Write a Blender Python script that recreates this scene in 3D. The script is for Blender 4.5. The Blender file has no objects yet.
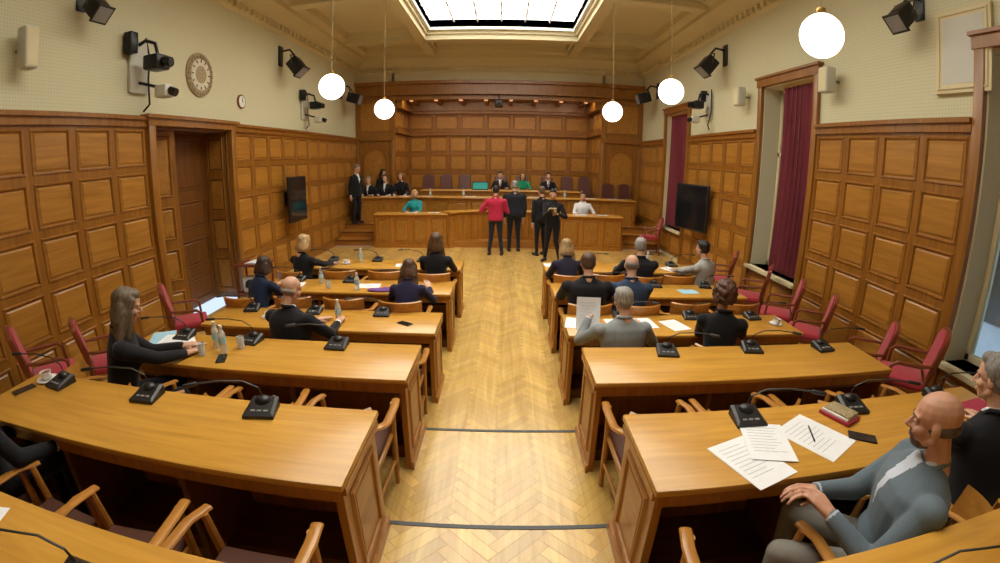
import bpy, bmesh, math, random
import numpy as np
from mathutils import Vector, Matrix
random.seed(7); RAD=math.radians
SC=bpy.context.scene; COL=SC.collection
# ------------------------------------------------------------------ materials
def nt(m): return m.node_tree.nodes, m.node_tree.links
def mat(name,col,rough=.5,metal=0,spec=.5,emis=None,es=0,bump=0,bscale=60,var=0,vscale=8,stretch=(1,1,1),coat=0,trans=0,sheen=0):
    m=bpy.data.materials.new(name); m.use_nodes=True; N,L=nt(m); b=N['Principled BSDF']
    b.inputs['Base Color'].default_value=(*col,1); b.inputs['Roughness'].default_value=rough
    b.inputs['Metallic'].default_value=metal; b.inputs['Specular IOR Level'].default_value=spec
    if coat: b.inputs['Coat Weight'].default_value=coat; b.inputs['Coat Roughness'].default_value=.15
    if trans: b.inputs['Transmission Weight'].default_value=trans
    if sheen: b.inputs['Sheen Weight'].default_value=sheen
    if emis: b.inputs['Emission Color'].default_value=(*emis,1); b.inputs['Emission Strength'].default_value=es
    if bump or var:
        tc=N.new('ShaderNodeTexCoord'); mp=N.new('ShaderNodeMapping'); mp.inputs['Scale'].default_value=stretch
        L.new(tc.outputs['Object'],mp.inputs['Vector'])
    if bump:
        n=N.new('ShaderNodeTexNoise'); n.inputs['Scale'].default_value=bscale; n.inputs['Detail'].default_value=4
        bp=N.new('ShaderNodeBump'); bp.inputs['Strength'].default_value=bump; bp.inputs['Distance'].default_value=.01
        L.new(mp.outputs[0],n.inputs['Vector']); L.new(n.outputs['Fac'],bp.inputs['Height']); L.new(bp.outputs[0],b.inputs['Normal'])
    if var:
        n=N.new('ShaderNodeTexNoise'); n.inputs['Scale'].default_value=vscale; n.inputs['Detail'].default_value=5
        cr=N.new('ShaderNodeValToRGB'); cr.color_ramp.elements[0].position=.3; cr.color_ramp.elements[1].position=.7
        cr.color_ramp.elements[0].color=(*[c*(1-var) for c in col],1); cr.color_ramp.elements[1].color=(*[min(1,c*(1+var)) for c in col],1)
        L.new(mp.outputs[0],n.inputs['Vector']); L.new(n.outputs['Fac'],cr.inputs['Fac']); L.new(cr.outputs[0],b.inputs['Base Color'])
    return m
def wood(name,c1,c2,rough=.35,axis=2,scale=1.,coat=.2,attr=False):
    m=bpy.data.materials.new(name); m.use_nodes=True; N,L=nt(m); b=N['Principled BSDF']
    tc=N.new('ShaderNodeTexCoord'); mp=N.new('ShaderNodeMapping')
    s=[9*scale]*3; s[axis]=.7*scale; mp.inputs['Scale'].default_value=s
    L.new(tc.outputs['Object'],mp.inputs['Vector'])
    n=N.new('ShaderNodeTexNoise'); n.inputs['Scale'].default_value=1.6; n.inputs['Detail'].default_value=6; n.inputs['Distortion'].default_value=1.2
    L.new(mp.outputs[0],n.inputs['Vector'])
    mp2=N.new('ShaderNodeMapping'); s2=[60*scale]*3; s2[axis]=3*scale; mp2.inputs['Scale'].default_value=s2; L.new(tc.outputs['Object'],mp2.inputs['Vector'])
    n2=N.new('ShaderNodeTexNoise'); n2.inputs['Scale'].default_value=1; n2.inputs['Detail'].default_value=3; L.new(mp2.outputs[0],n2.inputs['Vector'])
    ad=N.new('ShaderNodeMath'); ad.operation='MULTIPLY_ADD'; ad.inputs[1].default_value=.35; L.new(n2.outputs['Fac'],ad.inputs[0]); L.new(n.outputs['Fac'],ad.inputs[2])
    cr=N.new('ShaderNodeValToRGB'); cr.color_ramp.elements[0].position=.42; cr.color_ramp.elements[1].position=.92
    cr.color_ramp.elements[0].color=(*c1,1); cr.color_ramp.elements[1].color=(*c2,1)
    L.new(ad.outputs[0],cr.inputs['Fac'])
    out=cr.outputs[0]
    if attr:
        at=N.new('ShaderNodeAttribute'); at.attribute_name='tone'
        mx=N.new('ShaderNodeMix'); mx.data_type='RGBA'; mx.blend_type='MULTIPLY'; mx.inputs['Factor'].default_value=1
        L.new(out,mx.inputs['A']); L.new(at.outputs['Color'],mx.inputs['B']); out=mx.outputs['Result']
    L.new(out,b.inputs['Base Color']); b.inputs['Roughness'].default_value=rough
    b.inputs['Coat Weight'].default_value=coat; b.inputs['Coat Roughness'].default_value=.25
    bp=N.new('ShaderNodeBump'); bp.inputs['Strength'].default_value=.08; bp.inputs['Distance'].default_value=.004
    L.new(n2.outputs['Fac'],bp.inputs['Height']); L.new(bp.outputs[0],b.inputs['Normal'])
    return m
WF=wood('wall_wood_field',(.28,.112,.012),(.45,.205,.031),.38,1,.7)
WR=wood('wall_wood_rail',(.19,.070,.007),(.33,.132,.016),.36,2)
WD=wood('dark_wood',(.10,.032,.006),(.18,.065,.011),.4,2)
DT=wood('desk_top_wood',(.48,.225,.026),(.66,.34,.052),.3,0,1,.3)
DB=wood('desk_body_wood',(.31,.115,.011),(.47,.195,.024),.36,2)
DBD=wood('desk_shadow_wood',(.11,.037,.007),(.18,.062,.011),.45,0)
CH=wood('chair_wood',(.34,.135,.02),(.52,.23,.04),.32,1)
CHD=wood('chair_wood_dark',(.14,.032,.009),(.22,.05,.015),.35,2)
FL=wood('parquet_wood',(.58,.36,.10),(.82,.56,.19),.22,1,.8,.4,attr=True)
STG=wood('stage_wood',(.29,.11,.014),(.44,.185,.03),.35,0)
def cream_mat():
    m=mat('cream_acoustic_wall',(.6,.58,.42),.8); N,L=nt(m); b=N['Principled BSDF']
    tc=N.new('ShaderNodeTexCoord'); w=N.new('ShaderNodeTexWave'); w.bands_direction='Z'; w.inputs['Scale'].default_value=8; w.inputs['Distortion'].default_value=0
    w2=N.new('ShaderNodeTexWave'); w2.bands_direction='Y'; w2.inputs['Scale'].default_value=8
    L.new(tc.outputs['Object'],w.inputs['Vector']); L.new(tc.outputs['Object'],w2.inputs['Vector'])
    mu=N.new('ShaderNodeMath'); mu.operation='MULTIPLY'; L.new(w.outputs['Fac'],mu.inputs[0]); L.new(w2.outputs['Fac'],mu.inputs[1])
    cr=N.new('ShaderNodeValToRGB'); cr.color_ramp.elements[0].color=(.62,.59,.40,1); cr.color_ramp.elements[1].color=(.50,.47,.30,1)
    cr.color_ramp.elements[0].position=.3
    L.new(mu.outputs[0],cr.inputs['Fac']); L.new(cr.outputs[0],b.inputs['Base Color'])
    return m
CREAM=cream_mat(); CREAM2=mat('cream_plaster',(.66,.58,.36),.8,bump=.05,bscale=20); CEIL=mat('ceiling_plaster',(.66,.59,.39),.85,bump=.04,bscale=15)
WHITE=mat('white_paint',(.8,.8,.77),.5); BLACK=mat('black_plastic',(.012,.012,.014),.4,var=.2); BLK2=mat('black_metal',(.02,.02,.022),.35,.5,bump=.03)
GREY=mat('grey_plastic',(.25,.25,.26),.45); LGREY=mat('light_plastic',(.55,.55,.48),.5); CHROME=mat('steel',(.6,.6,.62),.25,1)
SCREEN=mat('tv_screen_glass',(.008,.009,.012),.1,spec=.7); PAPER=mat('paper',(.86,.87,.9),.7,var=.03,vscale=30)
TEXT=mat('paper_print',(.5,.5,.53),.8)
RED=mat('red_upholstery',(.38,.018,.035),.75,bump=.1,bscale=120,var=.15,sheen=.2); CURT=mat('dark_red_curtain',(.15,.010,.022),.85,bump=.1,bscale=80,var=.2,vscale=6,sheen=.3)
PAD=mat('chair_pad',(.10,.035,.02),.7); GLOBE=mat('lamp_globe_glass',(.9,.88,.8),.3,emis=(1,.93,.78),es=4.5)
BRASS=mat('brass',(.7,.45,.15),.3,1); CORD=mat('lamp_cord',(.30,.24,.12),.6); SKY=mat('skylight_pane',(.7,.8,.85),.4,emis=(1.0,.955,.84),es=5.9)
FILL_GLOW=mat('alcove_fill_glow',(.9,.9,.85),.4,emis=(1,.85,.6),es=20)  # added emitter, not a real fixture; fills the dark alcove with warm light
GOLD=mat('clock_ornament',(.35,.27,.15),.5,var=.4,vscale=40); DIAL=mat('clock_dial',(.65,.6,.45),.5)
PURP=mat('purple_cloth',(.16,.05,.25),.8,bump=.2,bscale=40); BLUEC=mat('light_blue_paper',(.35,.6,.75),.6); REDB=mat('red_folder',(.4,.03,.06),.5)
WATER=mat('bottle_plastic',(.85,.92,.96),.12,spec=.6,trans=.6); CERAM=mat('white_ceramic',(.85,.85,.83),.2)
GLASS=mat('window_glass',(.75,.85,.9),.05,trans=.9); NOSE=mat('stair_nosing',(.05,.055,.06),.5); TEAL=mat('teal_display',(.02,.2,.18),.4,emis=(.05,.6,.5),es=.25)
FACADE=mat('outside_facade',(.5,.53,.55),.8,emis=(.35,.45,.55),es=.5,var=.25,vscale=2)
_mc={}
def cloth(c,b=.12):
    k=('c',c)
    if k not in _mc: _mc[k]=mat('fabric_%d'%len(_mc),c,.85,bump=b,bscale=90,var=.12,vscale=10,sheen=.1,spec=.2)
    return _mc[k]
def skinm(c):
    k=('s',c)
    if k not in _mc: _mc[k]=mat('skin_%d'%len(_mc),c,.5,var=.07,vscale=25,bump=.02,bscale=150)
    return _mc[k]
def hairm(c):
    k=('h',c)
    if k not in _mc: _mc[k]=mat('hair_%d'%len(_mc),c,.5,var=.45,vscale=14,bump=.6,bscale=30,stretch=(5,5,.7))
    return _mc[k]
# ------------------------------------------------------------------ mesh builder
class MB:
    def __init__(s): s.v=[];s.f=[];s.m=[]
    def add(s,vs,fs,mi=0):
        o=len(s.v); s.v+= [tuple(v) for v in vs]; s.f+=[tuple(i+o for i in f) for f in fs]; s.m+=[mi]*len(fs)
    def box(s,x0,x1,y0,y1,z0,z1,mi=0):
        s.add([(x0,y0,z0),(x1,y0,z0),(x1,y1,z0),(x0,y1,z0),(x0,y0,z1),(x1,y0,z1),(x1,y1,z1),(x0,y1,z1)],
              [(0,3,2,1),(4,5,6,7),(0,1,5,4),(1,2,6,5),(2,3,7,6),(3,0,4,7)],mi)
    def rbox(s,x0,x1,y0,y1,z0,z1,mi=0,r=.01,seg=2,M=None):
        bm=bmesh.new(); bmesh.ops.create_cube(bm,size=1)
        for v in bm.verts: v.co=Vector((x0+(v.co.x+.5)*(x1-x0),y0+(v.co.y+.5)*(y1-y0),z0+(v.co.z+.5)*(z1-z0)))
        bmesh.ops.bevel(bm,geom=bm.edges[:],offset=r,segments=seg,profile=.5,affect='EDGES')
        bm.verts.index_update(); vs=[(M@v.co if M else v.co) for v in bm.verts]
        s.add(vs,[[v.index for v in f.verts] for f in bm.faces],mi); bm.free()
    def caps(s,a,b,ra,rb=None,mi=0,seg=12,nh=4,flat=False):
        a=Vector(a);b=Vector(b);rb=ra if rb is None else rb; d=(b-a); l=d.length; d=d.normalized() if l>1e-7 else Vector((0,0,1))
        t=Vector((0,0,1)) if abs(d.z)<.9 else Vector((1,0,0)); u=d.cross(t).normalized(); w=d.cross(u)
        rings=[]
        if flat: rings=[(a,ra),(b,rb)]
        else:
            for i in range(1,nh+1):
                an=-math.pi/2+math.pi/2*i/nh; rings.append((a+d*ra*math.sin(an),ra*math.cos(an)))
            for i in range(0,nh):
                an=math.pi/2*i/nh; rings.append((b+d*rb*math.sin(an),rb*math.cos(an)))
        vs=[];fs=[]
        for c,r in rings:
            for k in range(seg):
                an=2*math.pi*k/seg; vs.append(c+u*r*math.cos(an)+w*r*math.sin(an))
        n=len(rings)
        for i in range(n-1):
            for k in range(seg): fs.append((i*seg+k,i*seg+(k+1)%seg,(i+1)*seg+(k+1)%seg,(i+1)*seg+k))
        if flat: fs.append(tuple(range(seg))[::-1]); fs.append(tuple((n-1)*seg+k for k in range(seg)))
        else:
            vs.append(a-d*ra); vs.append(b+d*rb); p=len(vs)-2
            for k in range(seg): fs.append((p,(k+1)%seg,k)); fs.append((p+1,(n-1)*seg+k,(n-1)*seg+(k+1)%seg))
        s.add(vs,fs,mi)
    def cyl(s,a,b,r,mi=0,seg=14,r2=None): s.caps(a,b,r,r2,mi,seg,flat=True)
    def ell(s,c,r,mi=0,M=None,nu=16,nv=10):
        vs=[];fs=[];c=Vector(c)
        for j in range(1,nv):
            ph=math.pi*j/nv
            for i in range(nu):
                th=2*math.pi*i/nu; p=Vector((r[0]*math.sin(ph)*math.cos(th),r[1]*math.sin(ph)*math.sin(th),r[2]*math.cos(ph)))
                vs.append(c+(M@p if M else p))
        for j in range(nv-2):
            for i in range(nu): fs.append((j*nu+i,(j+1)*nu+i,(j+1)*nu+(i+1)%nu,j*nu+(i+1)%nu))
        t=Vector((0,0,r[2])); vs.append(c+(M@t if M else t)); vs.append(c-(M@t if M else t)); p=len(vs)-2
        for i in range(nu): fs.append((p,i,(i+1)%nu)); fs.append((p+1,(nv-2)*nu+(i+1)%nu,(nv-2)*nu+i))
        s.add(vs,fs,mi)
    def loft(s,rings,mi=0):
        n=len(rings[0]);vs=[];fs=[]
        for r in rings: vs+=list(r)
        for i in range(len(rings)-1):
            for k in range(n): fs.append((i*n+k,i*n+(k+1)%n,(i+1)*n+(k+1)%n,(i+1)*n+k))
        fs.append(tuple(range(n))[::-1]); fs.append(tuple((len(rings)-1)*n+k for k in range(n)))
        s.add(vs,fs,mi)
    def tube(s,path,r,mi=0,seg=8):
        P=[Vector(p) for p in path]; rings=[]; pu=None
        for i,p in enumerate(P):
            d=(P[min(i+1,len(P)-1)]-P[max(i-1,0)]).normalized()
            if pu is None: pu=d.cross(Vector((0,0,1)) if abs(d.z)<.9 else Vector((1,0,0))).normalized()
            u=(pu-d*pu.dot(d)).normalized(); pu=u; w=d.cross(u); rr=r[i] if isinstance(r,(list,tuple)) else r
            rings.append([p+u*rr*math.cos(2*math.pi*k/seg)+w*rr*math.sin(2*math.pi*k/seg) for k in range(seg)])
        s.loft(rings,mi)
    def lathe(s,prof,c=(0,0,0),mi=0,seg=20):
        vs=[];fs=[]
        for r,z in prof:
            for k in range(seg): a=2*math.pi*k/seg; vs.append((c[0]+r*math.cos(a),c[1]+r*math.sin(a),c[2]+z))
        for i in range(len(prof)-1):
            for k in range(seg): fs.append((i*seg+k,i*seg+(k+1)%seg,(i+1)*seg+(k+1)%seg,(i+1)*seg+k))
        s.add(vs,fs,mi)
    def panel(s,o,U,V,N,w,h,rail=.06,mr=0,mf=1,dep=1.):
        o=Vector(o);U=Vector(U);V=Vector(V);N=Vector(N)
        L=[(0,0,mr),(rail,0,mr),(rail+.012,.014,mr),(rail+.026,.010,mr),(rail+.036,-.012,mr),(rail+.045,-.012,mf),(rail+.065,.002,mf)]
        vs=[]
        for ins,d,_ in L:
            ins=min(ins,min(w,h)*.46)
            for a,b in ((ins,ins),(w-ins,ins),(w-ins,h-ins),(ins,h-ins)): vs.append(o+U*a+V*b+N*d*dep)
        for i in range(len(L)-1):
            s.add(vs[i*4:i*4+8],[(k,(k+1)%4,4+(k+1)%4,4+k) for k in range(4)],L[i+1][2])
        s.add(vs[-4:],[(0,1,2,3)],mf)
    def grid(s,o,U,V,N,W,H,nc,nr,rail=.06,mr=0,mf=1,dep=1.):
        o=Vector(o);U=Vector(U);V=Vector(V)
        rows=nr if isinstance(nr,(list,tuple)) else [1./nr]*nr
        zz=0
        for rh in rows:
            for i in range(nc): s.panel(o+U*(W*i/nc)+V*zz,U,V,N,W/nc,H*rh,rail,mr,mf,dep)
            zz+=H*rh
    def mesh(s,name,mats,sharp=35):
        me=bpy.data.meshes.new(name); me.from_pydata(s.v,[],s.f)
        for m in mats: me.materials.append(m)
        me.polygons.foreach_set('material_index',s.m); me.polygons.foreach_set('use_smooth',[True]*len(s.f))
        me.update()
        try: me.set_sharp_from_angle(angle=RAD(sharp))
        except Exception: pass
        return me
def obj(name,me,loc=(0,0,0),rot=(0,0,0),parent=None,scale=None):
    o=bpy.data.objects.new(name,me); COL.objects.link(o); o.location=loc; o.rotation_euler=rot
    if scale: o.scale=scale
    if parent: o.parent=parent
    return o
def mo(name,mb,mats,**k): return obj(name,mb.mesh(name,mats),**k)
# ------------------------------------------------------------------ camera
cam=bpy.data.cameras.new('camera'); co=bpy.data.objects.new('camera',cam); COL.objects.link(co); SC.camera=co
pi_,ya,ro=.2608,-.0063,.0138
F=Vector((math.sin(ya)*math.cos(pi_),math.cos(ya)*math.cos(pi_),-math.sin(pi_))); R=Vector((math.cos(ya),-math.sin(ya),0)); U=R.cross(F)
R2=math.cos(ro)*R+math.sin(ro)*U; U2=math.cos(ro)*U-math.sin(ro)*R
M=Matrix((( R2.x,U2.x,-F.x,0.0011),(R2.y,U2.y,-F.y,0),(R2.z,U2.z,-F.z,2.3117),(0,0,0,1))); co.matrix_world=M
cam.type='PANO'; cam.sensor_fit='HORIZONTAL'; cam.sensor_width=36; cam.sensor_height=36*563/1000; cam.lens=16.5; cam.clip_start=.05; cam.clip_end=200
kk=(-1e-9,-2.18675/36,.00452/36**2,.81095/36**3,-.42903/36**4)
tgt=cam.cycles if hasattr(cam,'cycles') and hasattr(cam.cycles,'fisheye_polynomial_k1') else cam
tgt.panorama_type='FISHEYE_LENS_POLYNOMIAL'; tgt.fisheye_fov=RAD(200)
for i,k in enumerate(kk): setattr(tgt,'fisheye_polynomial_k%d'%i,k)
# ------------------------------------------------------------------ room
XL,XR,YB,YF,ZP,ZC=-4.8,4.4,-3.,14.7,3.08,5.9
T=.1685
YT1,YT2,YT3=3.24,1.97,.70
def clip(poly,ax,val,keep):
    out=[]
    for i in range(len(poly)):
        a=poly[i];b=poly[(i+1)%len(poly)];da=(a[ax]-val)*keep;db=(b[ax]-val)*keep
        if da>=0: out.append(a)
        if da*db<0: t=da/(da-db); out.append((a[0]+(b[0]-a[0])*t,a[1]+(b[1]-a[1])*t))
    return out
def parquet(name,x0,x1,y0,y1,z):
    w=.078;n=5;L=w*n;c=math.cos(math.pi/4);vs=[];fs=[];tone=[]
    rot=lambda p:(p[0]*c-p[1]*c,p[0]*c+p[1]*c)
    g=.0012
    for m in range(int(x0/(L*1.414))-2,int(x1/(L*1.414))+3):
        for k in range(int(y0/(w*1.414))-12,int(y1/(w*1.414))+12):
            ox=k*w+m*L;oy=k*w-m*L
            for kind,q in ((0,[(ox+g,oy+g),(ox+L-g,oy+g),(ox+L-g,oy+w-g),(ox+g,oy+w-g)]),(1,[(ox+L+g,oy+w-L+g),(ox+L+w-g,oy+w-L+g),(ox+L+w-g,oy+w-g),(ox+L+g,oy+w-g)])):
                p=[rot(a) for a in q]
                for ax,val,kp in ((0,x0,1),(0,x1,-1),(1,y0,1),(1,y1,-1)):
                    if p: p=clip(p,ax,val,kp)
                if len(p)>=3:
                    o=len(vs); vs+=[(a,b,z) for a,b in p]; fs.append(tuple(range(o,o+len(p))))
                    t=random.uniform(.84,1.05)*(1. if kind else .90); tone.append((t,t*random.uniform(.95,1),t*random.uniform(.86,1)))
    me=bpy.data.meshes.new(name); me.from_pydata(vs,[],fs)
    at=me.color_attributes.new('tone','FLOAT_COLOR','CORNER'); data=[]
    for pl in me.polygons: data+=[*tone[pl.index],1.]*pl.loop_total
    at.data.foreach_set('color',data); me.materials.append(FL)
    return obj(name,me)
fl=obj('floor',None)
for nm,y0,y1,z in (('parquet_main',YT1,12.2,0),('parquet_tier_1',YT2,YT1,T),('parquet_tier_2',YT3,YT2,2*T),('parquet_tier_3',YB,YT3,3*T)):
    p=parquet(nm,XL,XR,y0,y1,z); p.parent=fl
mb=MB(); mb.box(XL,XR,YB,12.3,-.15,-.002); mb.box(XL,XR,YB,YT1-.001,-.1,T-.002); mb.box(XL,XR,YB,YT2-.001,-.1,2*T-.002); mb.box(XL,XR,YB,YT3-.001,-.1,3*T-.002)
for y,z in ((YT1,T),(YT2,2*T),(YT3,3*T)): mb.box(XL,XR,y-.022,y+.008,z-.03,z+.004,1)
mo('subfloor',mb,[STG,NOSE],parent=fl)
# walls
V=Vector; X=V((1,0,0));Y=V((0,1,0));Z=V((0,0,1))
WT=.5
wins=[(1.5,3.08,.75,3.75),(5.9,7.36,.75,3.82),(10.75,12.3,.75,3.75)]
door=(5.36,7.3,2.98)
mb=MB()
mb.box(XL-WT,XL,YB,door[0],0,ZC); mb.box(XL-WT,XL,door[1],17,0,ZC); mb.box(XL-WT,XL,door[0],door[1],door[2],ZC); mb.box(XL-WT-.1,XL-WT,door[0]-.1,door[1]+.1,0,door[2]+.1)
mo('wall_left',mb,[CREAM])
mb=MB(); prev=YB
for a,b,z0,z1 in wins:
    mb.box(XR,XR+WT,prev,a,0,ZC); mb.box(XR,XR+WT,a,b,0,z0); mb.box(XR,XR+WT,a,b,z1,ZC); prev=b
mb.box(XR,XR+WT,prev,17,0,ZC); mo('wall_right',mb,[CREAM])
mb=MB(); mb.box(XL-WT,XR+WT,YB-.3,YB,0,ZC); mo('wall_back',mb,[CREAM2])
AX0,AX1=-3.5,3.05; YA=16.8; AZ=4.42
mb=MB(); mb.box(XL,AX0-.02,YF,YF+.3,0,ZC); mb.box(AX1+.02,XR,YF,YF+.3,0,ZC); mb.box(AX0-.1,AX1+.1,YF,YF+.3,AZ+.3,ZC)
mo('wall_front',mb,[CREAM2])
def dado(name,xw,nx,y0,y1,z0=.14,nr=5,cw=.64):
    mb=MB(); n=max(1,round((y1-y0)/cw)); x=xw+nx*.04
    Uv=Y if nx>0 else Y*-1; o=V((x,y0 if nx>0 else y1,z0))
    mb.grid(o,Uv,Z,X*nx,y1-y0,ZP-.12-z0,n,nr,.04)
    xa,xb=sorted((xw,xw+nx*.06)); mb.box(xa,xb,y0,y1,0,z0,0)
    xa,xb=sorted((xw,xw+nx*.075)); mb.box(xa,xb,y0,y1,ZP-.12,ZP-.03,0)
    xa,xb=sorted((xw,xw+nx*.11)); mb.box(xa,xb,y0,y1,ZP-.03,ZP+.02,0)
    xa,xb=sorted((xw,xw+nx*.039)); mb.box(xa,xb,y0,y0+.01,z0,ZP-.1,0); mb.box(xa,xb,y1-.01,y1,z0,ZP-.1,0)
    return mo(name,mb,[WR,WF])
dado('trim_1',XL,1,YB,door[0]-.14); dado('trim_2',XL,1,door[1]+.14,YF)
dado('trim_3',XR,-1,YB,wins[0][0]-.12); dado('trim_4',XR,-1,wins[0][1]+.12,wins[1][0]-.12)
dado('trim_5',XR,-1,wins[1][1]+.12,wins[2][0]-.12); dado('trim_6',XR,-1,wins[2][1]+.12,YF)
# door
mb=MB()
for y in (door[0]-.14,door[1]): mb.rbox(XL,XL+.11,y,y+.14,0,ZP-.02,0,.01); 
mb.box(XL,XL+.12,door[0]-.16,door[1]+.16,door[2],ZP+.03,0); mb.box(XL,XL+.16,door[0]-.2,door[1]+.2,ZP,ZP+.05,0)
for y0,y1 in ((door[0],door[0]+.03),(door[1]-.03,door[1])): mb.box(XL-WT,XL,y0,y1,0,door[2],2)
mb.box(XL-WT,XL,door[0],door[1],door[2]-.04,door[2],2)
mb.grid((XL-.02,door[1]-.035,.1),X*-1,Z,Y*-1,WT-.05,door[2]-.15,1,4,.05,0,1)
mb.grid((XL-WT+.03,door[0]+.03,.02),Y,Z,X,(door[1]-door[0])*.5-.03,door[2]-.03,1,[.2,.22,.22,.36],.09,2,2)
mb.grid((XL-WT+.03,(door[0]+door[1])/2,.02),Y,Z,X,(door[1]-door[0])*.5-.03,door[2]-.03,1,[.2,.22,.22,.36],.09,2,2)
mb.grid((XL-.42,door[0]+.10,.02),V((.55,.83,0)).normalized(),Z,V((.83,-.55,0)).normalized(),.62,door[2]-.06,1,[.2,.22,.22,.36],.07,0,1)
mb.caps((XL-WT+.06,6.25,1.05),(XL-WT+.12,6.25,1.05),.02,.02,3); mb.caps((XL-WT+.12,6.25,1.05),(XL-WT+.12,6.13,1.05),.012,.012,3)
mo('door_1',mb,[WR,WF,WD,BRASS])
# windows
for i,(a,b,z0,z1) in enumerate(wins):
    mb=MB()
    for y in (a-.12,b): mb.rbox(XR-.07,XR,y,y+.12,0.,z1+.1,0,.01)
    mb.box(XR-.08,XR,a-.14,b+.14,z1,z1+.13,0); mb.box(XR-.11,XR,a-.17,b+.17,z1+.13,z1+.17,0)
    mb.box(XR-.12,XR+WT,a-.02,b+.02,z0-.05,z0,2)
    mb.grid((XR-.03,b,.1),Y*-1,Z,X*-1,b-a,z0-.16,2,1,.06,0,3)
    mb.box(XR,XR+WT,a,a+.02,z0,z1,2); mb.box(XR,XR+WT,b-.02,b,z0,z1,2); mb.box(XR,XR+WT,a,b,z1-.02,z1,2)
    xs=XR+.32
    for y in (a,(a+b)/2-.04,b-.08): mb.rbox(xs,xs+.08,y,y+.08,z0,z1,2,.008)
    for z in (z0,z0+1.9,z1-.08): mb.rbox(xs,xs+.07,a,b,z,z+.08,2,.008)
    mb.box(xs+.03,xs+.04,a,b,z0,z1,1)
    mo('window_%d'%(i+1),mb,[WR,GLASS,CREAM2,WF])
mb=MB(); mb.box(9.,9.3,-6,20,-2,9)
for k in range(10):
    for j in range(3): mb.box(8.93,9.0,-4+k*2.3,-2.9+k*2.3,.2+j*2.6,1.9+j*2.6,1)
mo('outside_building',mb,[FACADE,SCREEN])
def curtain(name,x,y0,y1,z0,z1,amp=.045,folds=9):
    n=folds*10; mb=MB(); vs=[];fs=[]; rows=10
    for j in range(rows+1):
        t=j/rows; z=z1+(z0-z1)*t
        for i in range(n+1):
            u=i/n; yy=y0+(y1-y0)*u; a=amp*(.55+.55*t)
            vs.append((x+a*math.sin(u*folds*2*math.pi+.5*math.sin(3*t+u*7)),yy+.012*math.sin(u*folds*4*math.pi),z))
    for j in range(rows):
        for i in range(n): q=j*(n+1)+i; fs.append((q,q+1,q+n+2,q+n+1))
    mb.add(vs,fs,0); mb.cyl((x,y0-.03,z1+.02),(x,y1+.03,z1+.02),.015,1)
    return mo(name,mb,[CURT,BRASS])
curtain('curtain',XR+.11,5.96,6.9,.78,3.76,folds=8); curtain('curtain',XR+.11,10.8,12.25,.78,3.7,folds=11); curtain('curtain',XR+.11,1.55,2.5,.78,3.7,folds=7)
# crown and ceiling
mb=MB()
for xw,nx in ((XL,1),(XR,-1)):
    prof=[(0,5.15),(.06,5.2),(.06,5.28),(.14,5.36),(.22,5.5),(.34,5.56),(.34,5.66),(.5,5.72),(.5,5.9),(0,5.9)]
    vs=[(xw+nx*p,YB,z) for p,z in prof]+[(xw+nx*p,YF,z) for p,z in prof]; n=len(prof)
    mb.add(vs,[(k,(k+1)%n,n+(k+1)%n,n+k) for k in range(n)])
prof=[(0,5.15),(.05,5.2),(.05,5.3),(.14,5.36),(.22,5.5),(.34,5.56),(.34,5.66),(.5,5.72),(.5,5.9),(0,5.9)]
vs=[(XL,YF-p,z) for p,z in prof]+[(XR,YF-p,z) for p,z in prof]; n=len(prof); mb.add(vs,[(k,(k+1)%n,n+(k+1)%n,n+k) for k in range(n)])
x=XL+.1
while x<XR-.1: mb.box(x,x+.09,YF-.13,YF-.04,5.2,5.3); x+=.18
for xx,nx in ((XL,1),(XR,-1)):
    y=YB
    while y<YF:
        a,b=sorted((xx+nx*.05,xx+nx*.14)); mb.box(a,b,y,y+.09,5.2,5.3); y+=.2
mo('trim_crown',mb,[CREAM2])
SX0,SX1,SY0,SY1=-2.0,1.75,1.2,12.25
mb=MB(); mb.box(XL,SX0,YB,YF,ZC,ZC+.3); mb.box(SX1,XR,YB,YF,ZC,ZC+.3); mb.box(SX0,SX1,YB,SY0,ZC,ZC+.3); mb.box(SX0,SX1,SY1,YF,ZC,ZC+.3)
def beam(x0,x1,y0,y1):
    mb.box(x0,x1,y0,y1,5.60,ZC); mb.box(x0-.06,x1+.06,y0-.06,y1+.06,5.74,ZC)
beam(SX0-.42,SX0-.14,YB,YF-.4); beam(SX1+.14,SX1+.42,YB,YF-.4)
for y in (SY1+.16,SY1-3.3,SY1-6.6,SY1-9.9):
    beam(XL+.4,SX0-.42,y,y+.28); beam(SX1+.42,XR-.4,y,y+.28)
beam(SX0-.2,SX1+.2,SY1+.16,SY1+.44)
mo('ceiling',mb,[CEIL])
mb=MB()
for a in ((SX0-.12,SX0,SY0-.12,SY1+.12),(SX1,SX1+.12,SY0-.12,SY1+.12),(SX0,SX1,SY0-.12,SY0),(SX0,SX1,SY1,SY1+.12)): mb.box(*a,ZC-.07,ZC+.3,0)
nx_,ny_=6,16
for i in range(1,nx_): x=SX0+(SX1-SX0)*i/nx_; mb.box(x-.018,x+.018,SY0,SY1,ZC+.12,ZC+.19,0)
for i in range(1,ny_): y=SY0+(SY1-SY0)*i/ny_; mb.box(SX0,SX1,y-.018,y+.018,ZC+.12,ZC+.19,0)
mb.box(SX0,SX1,SY0,SY1,ZC+.2,ZC+.24,1)
mo('window_skylight',mb,[WHITE,SKY])
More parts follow.
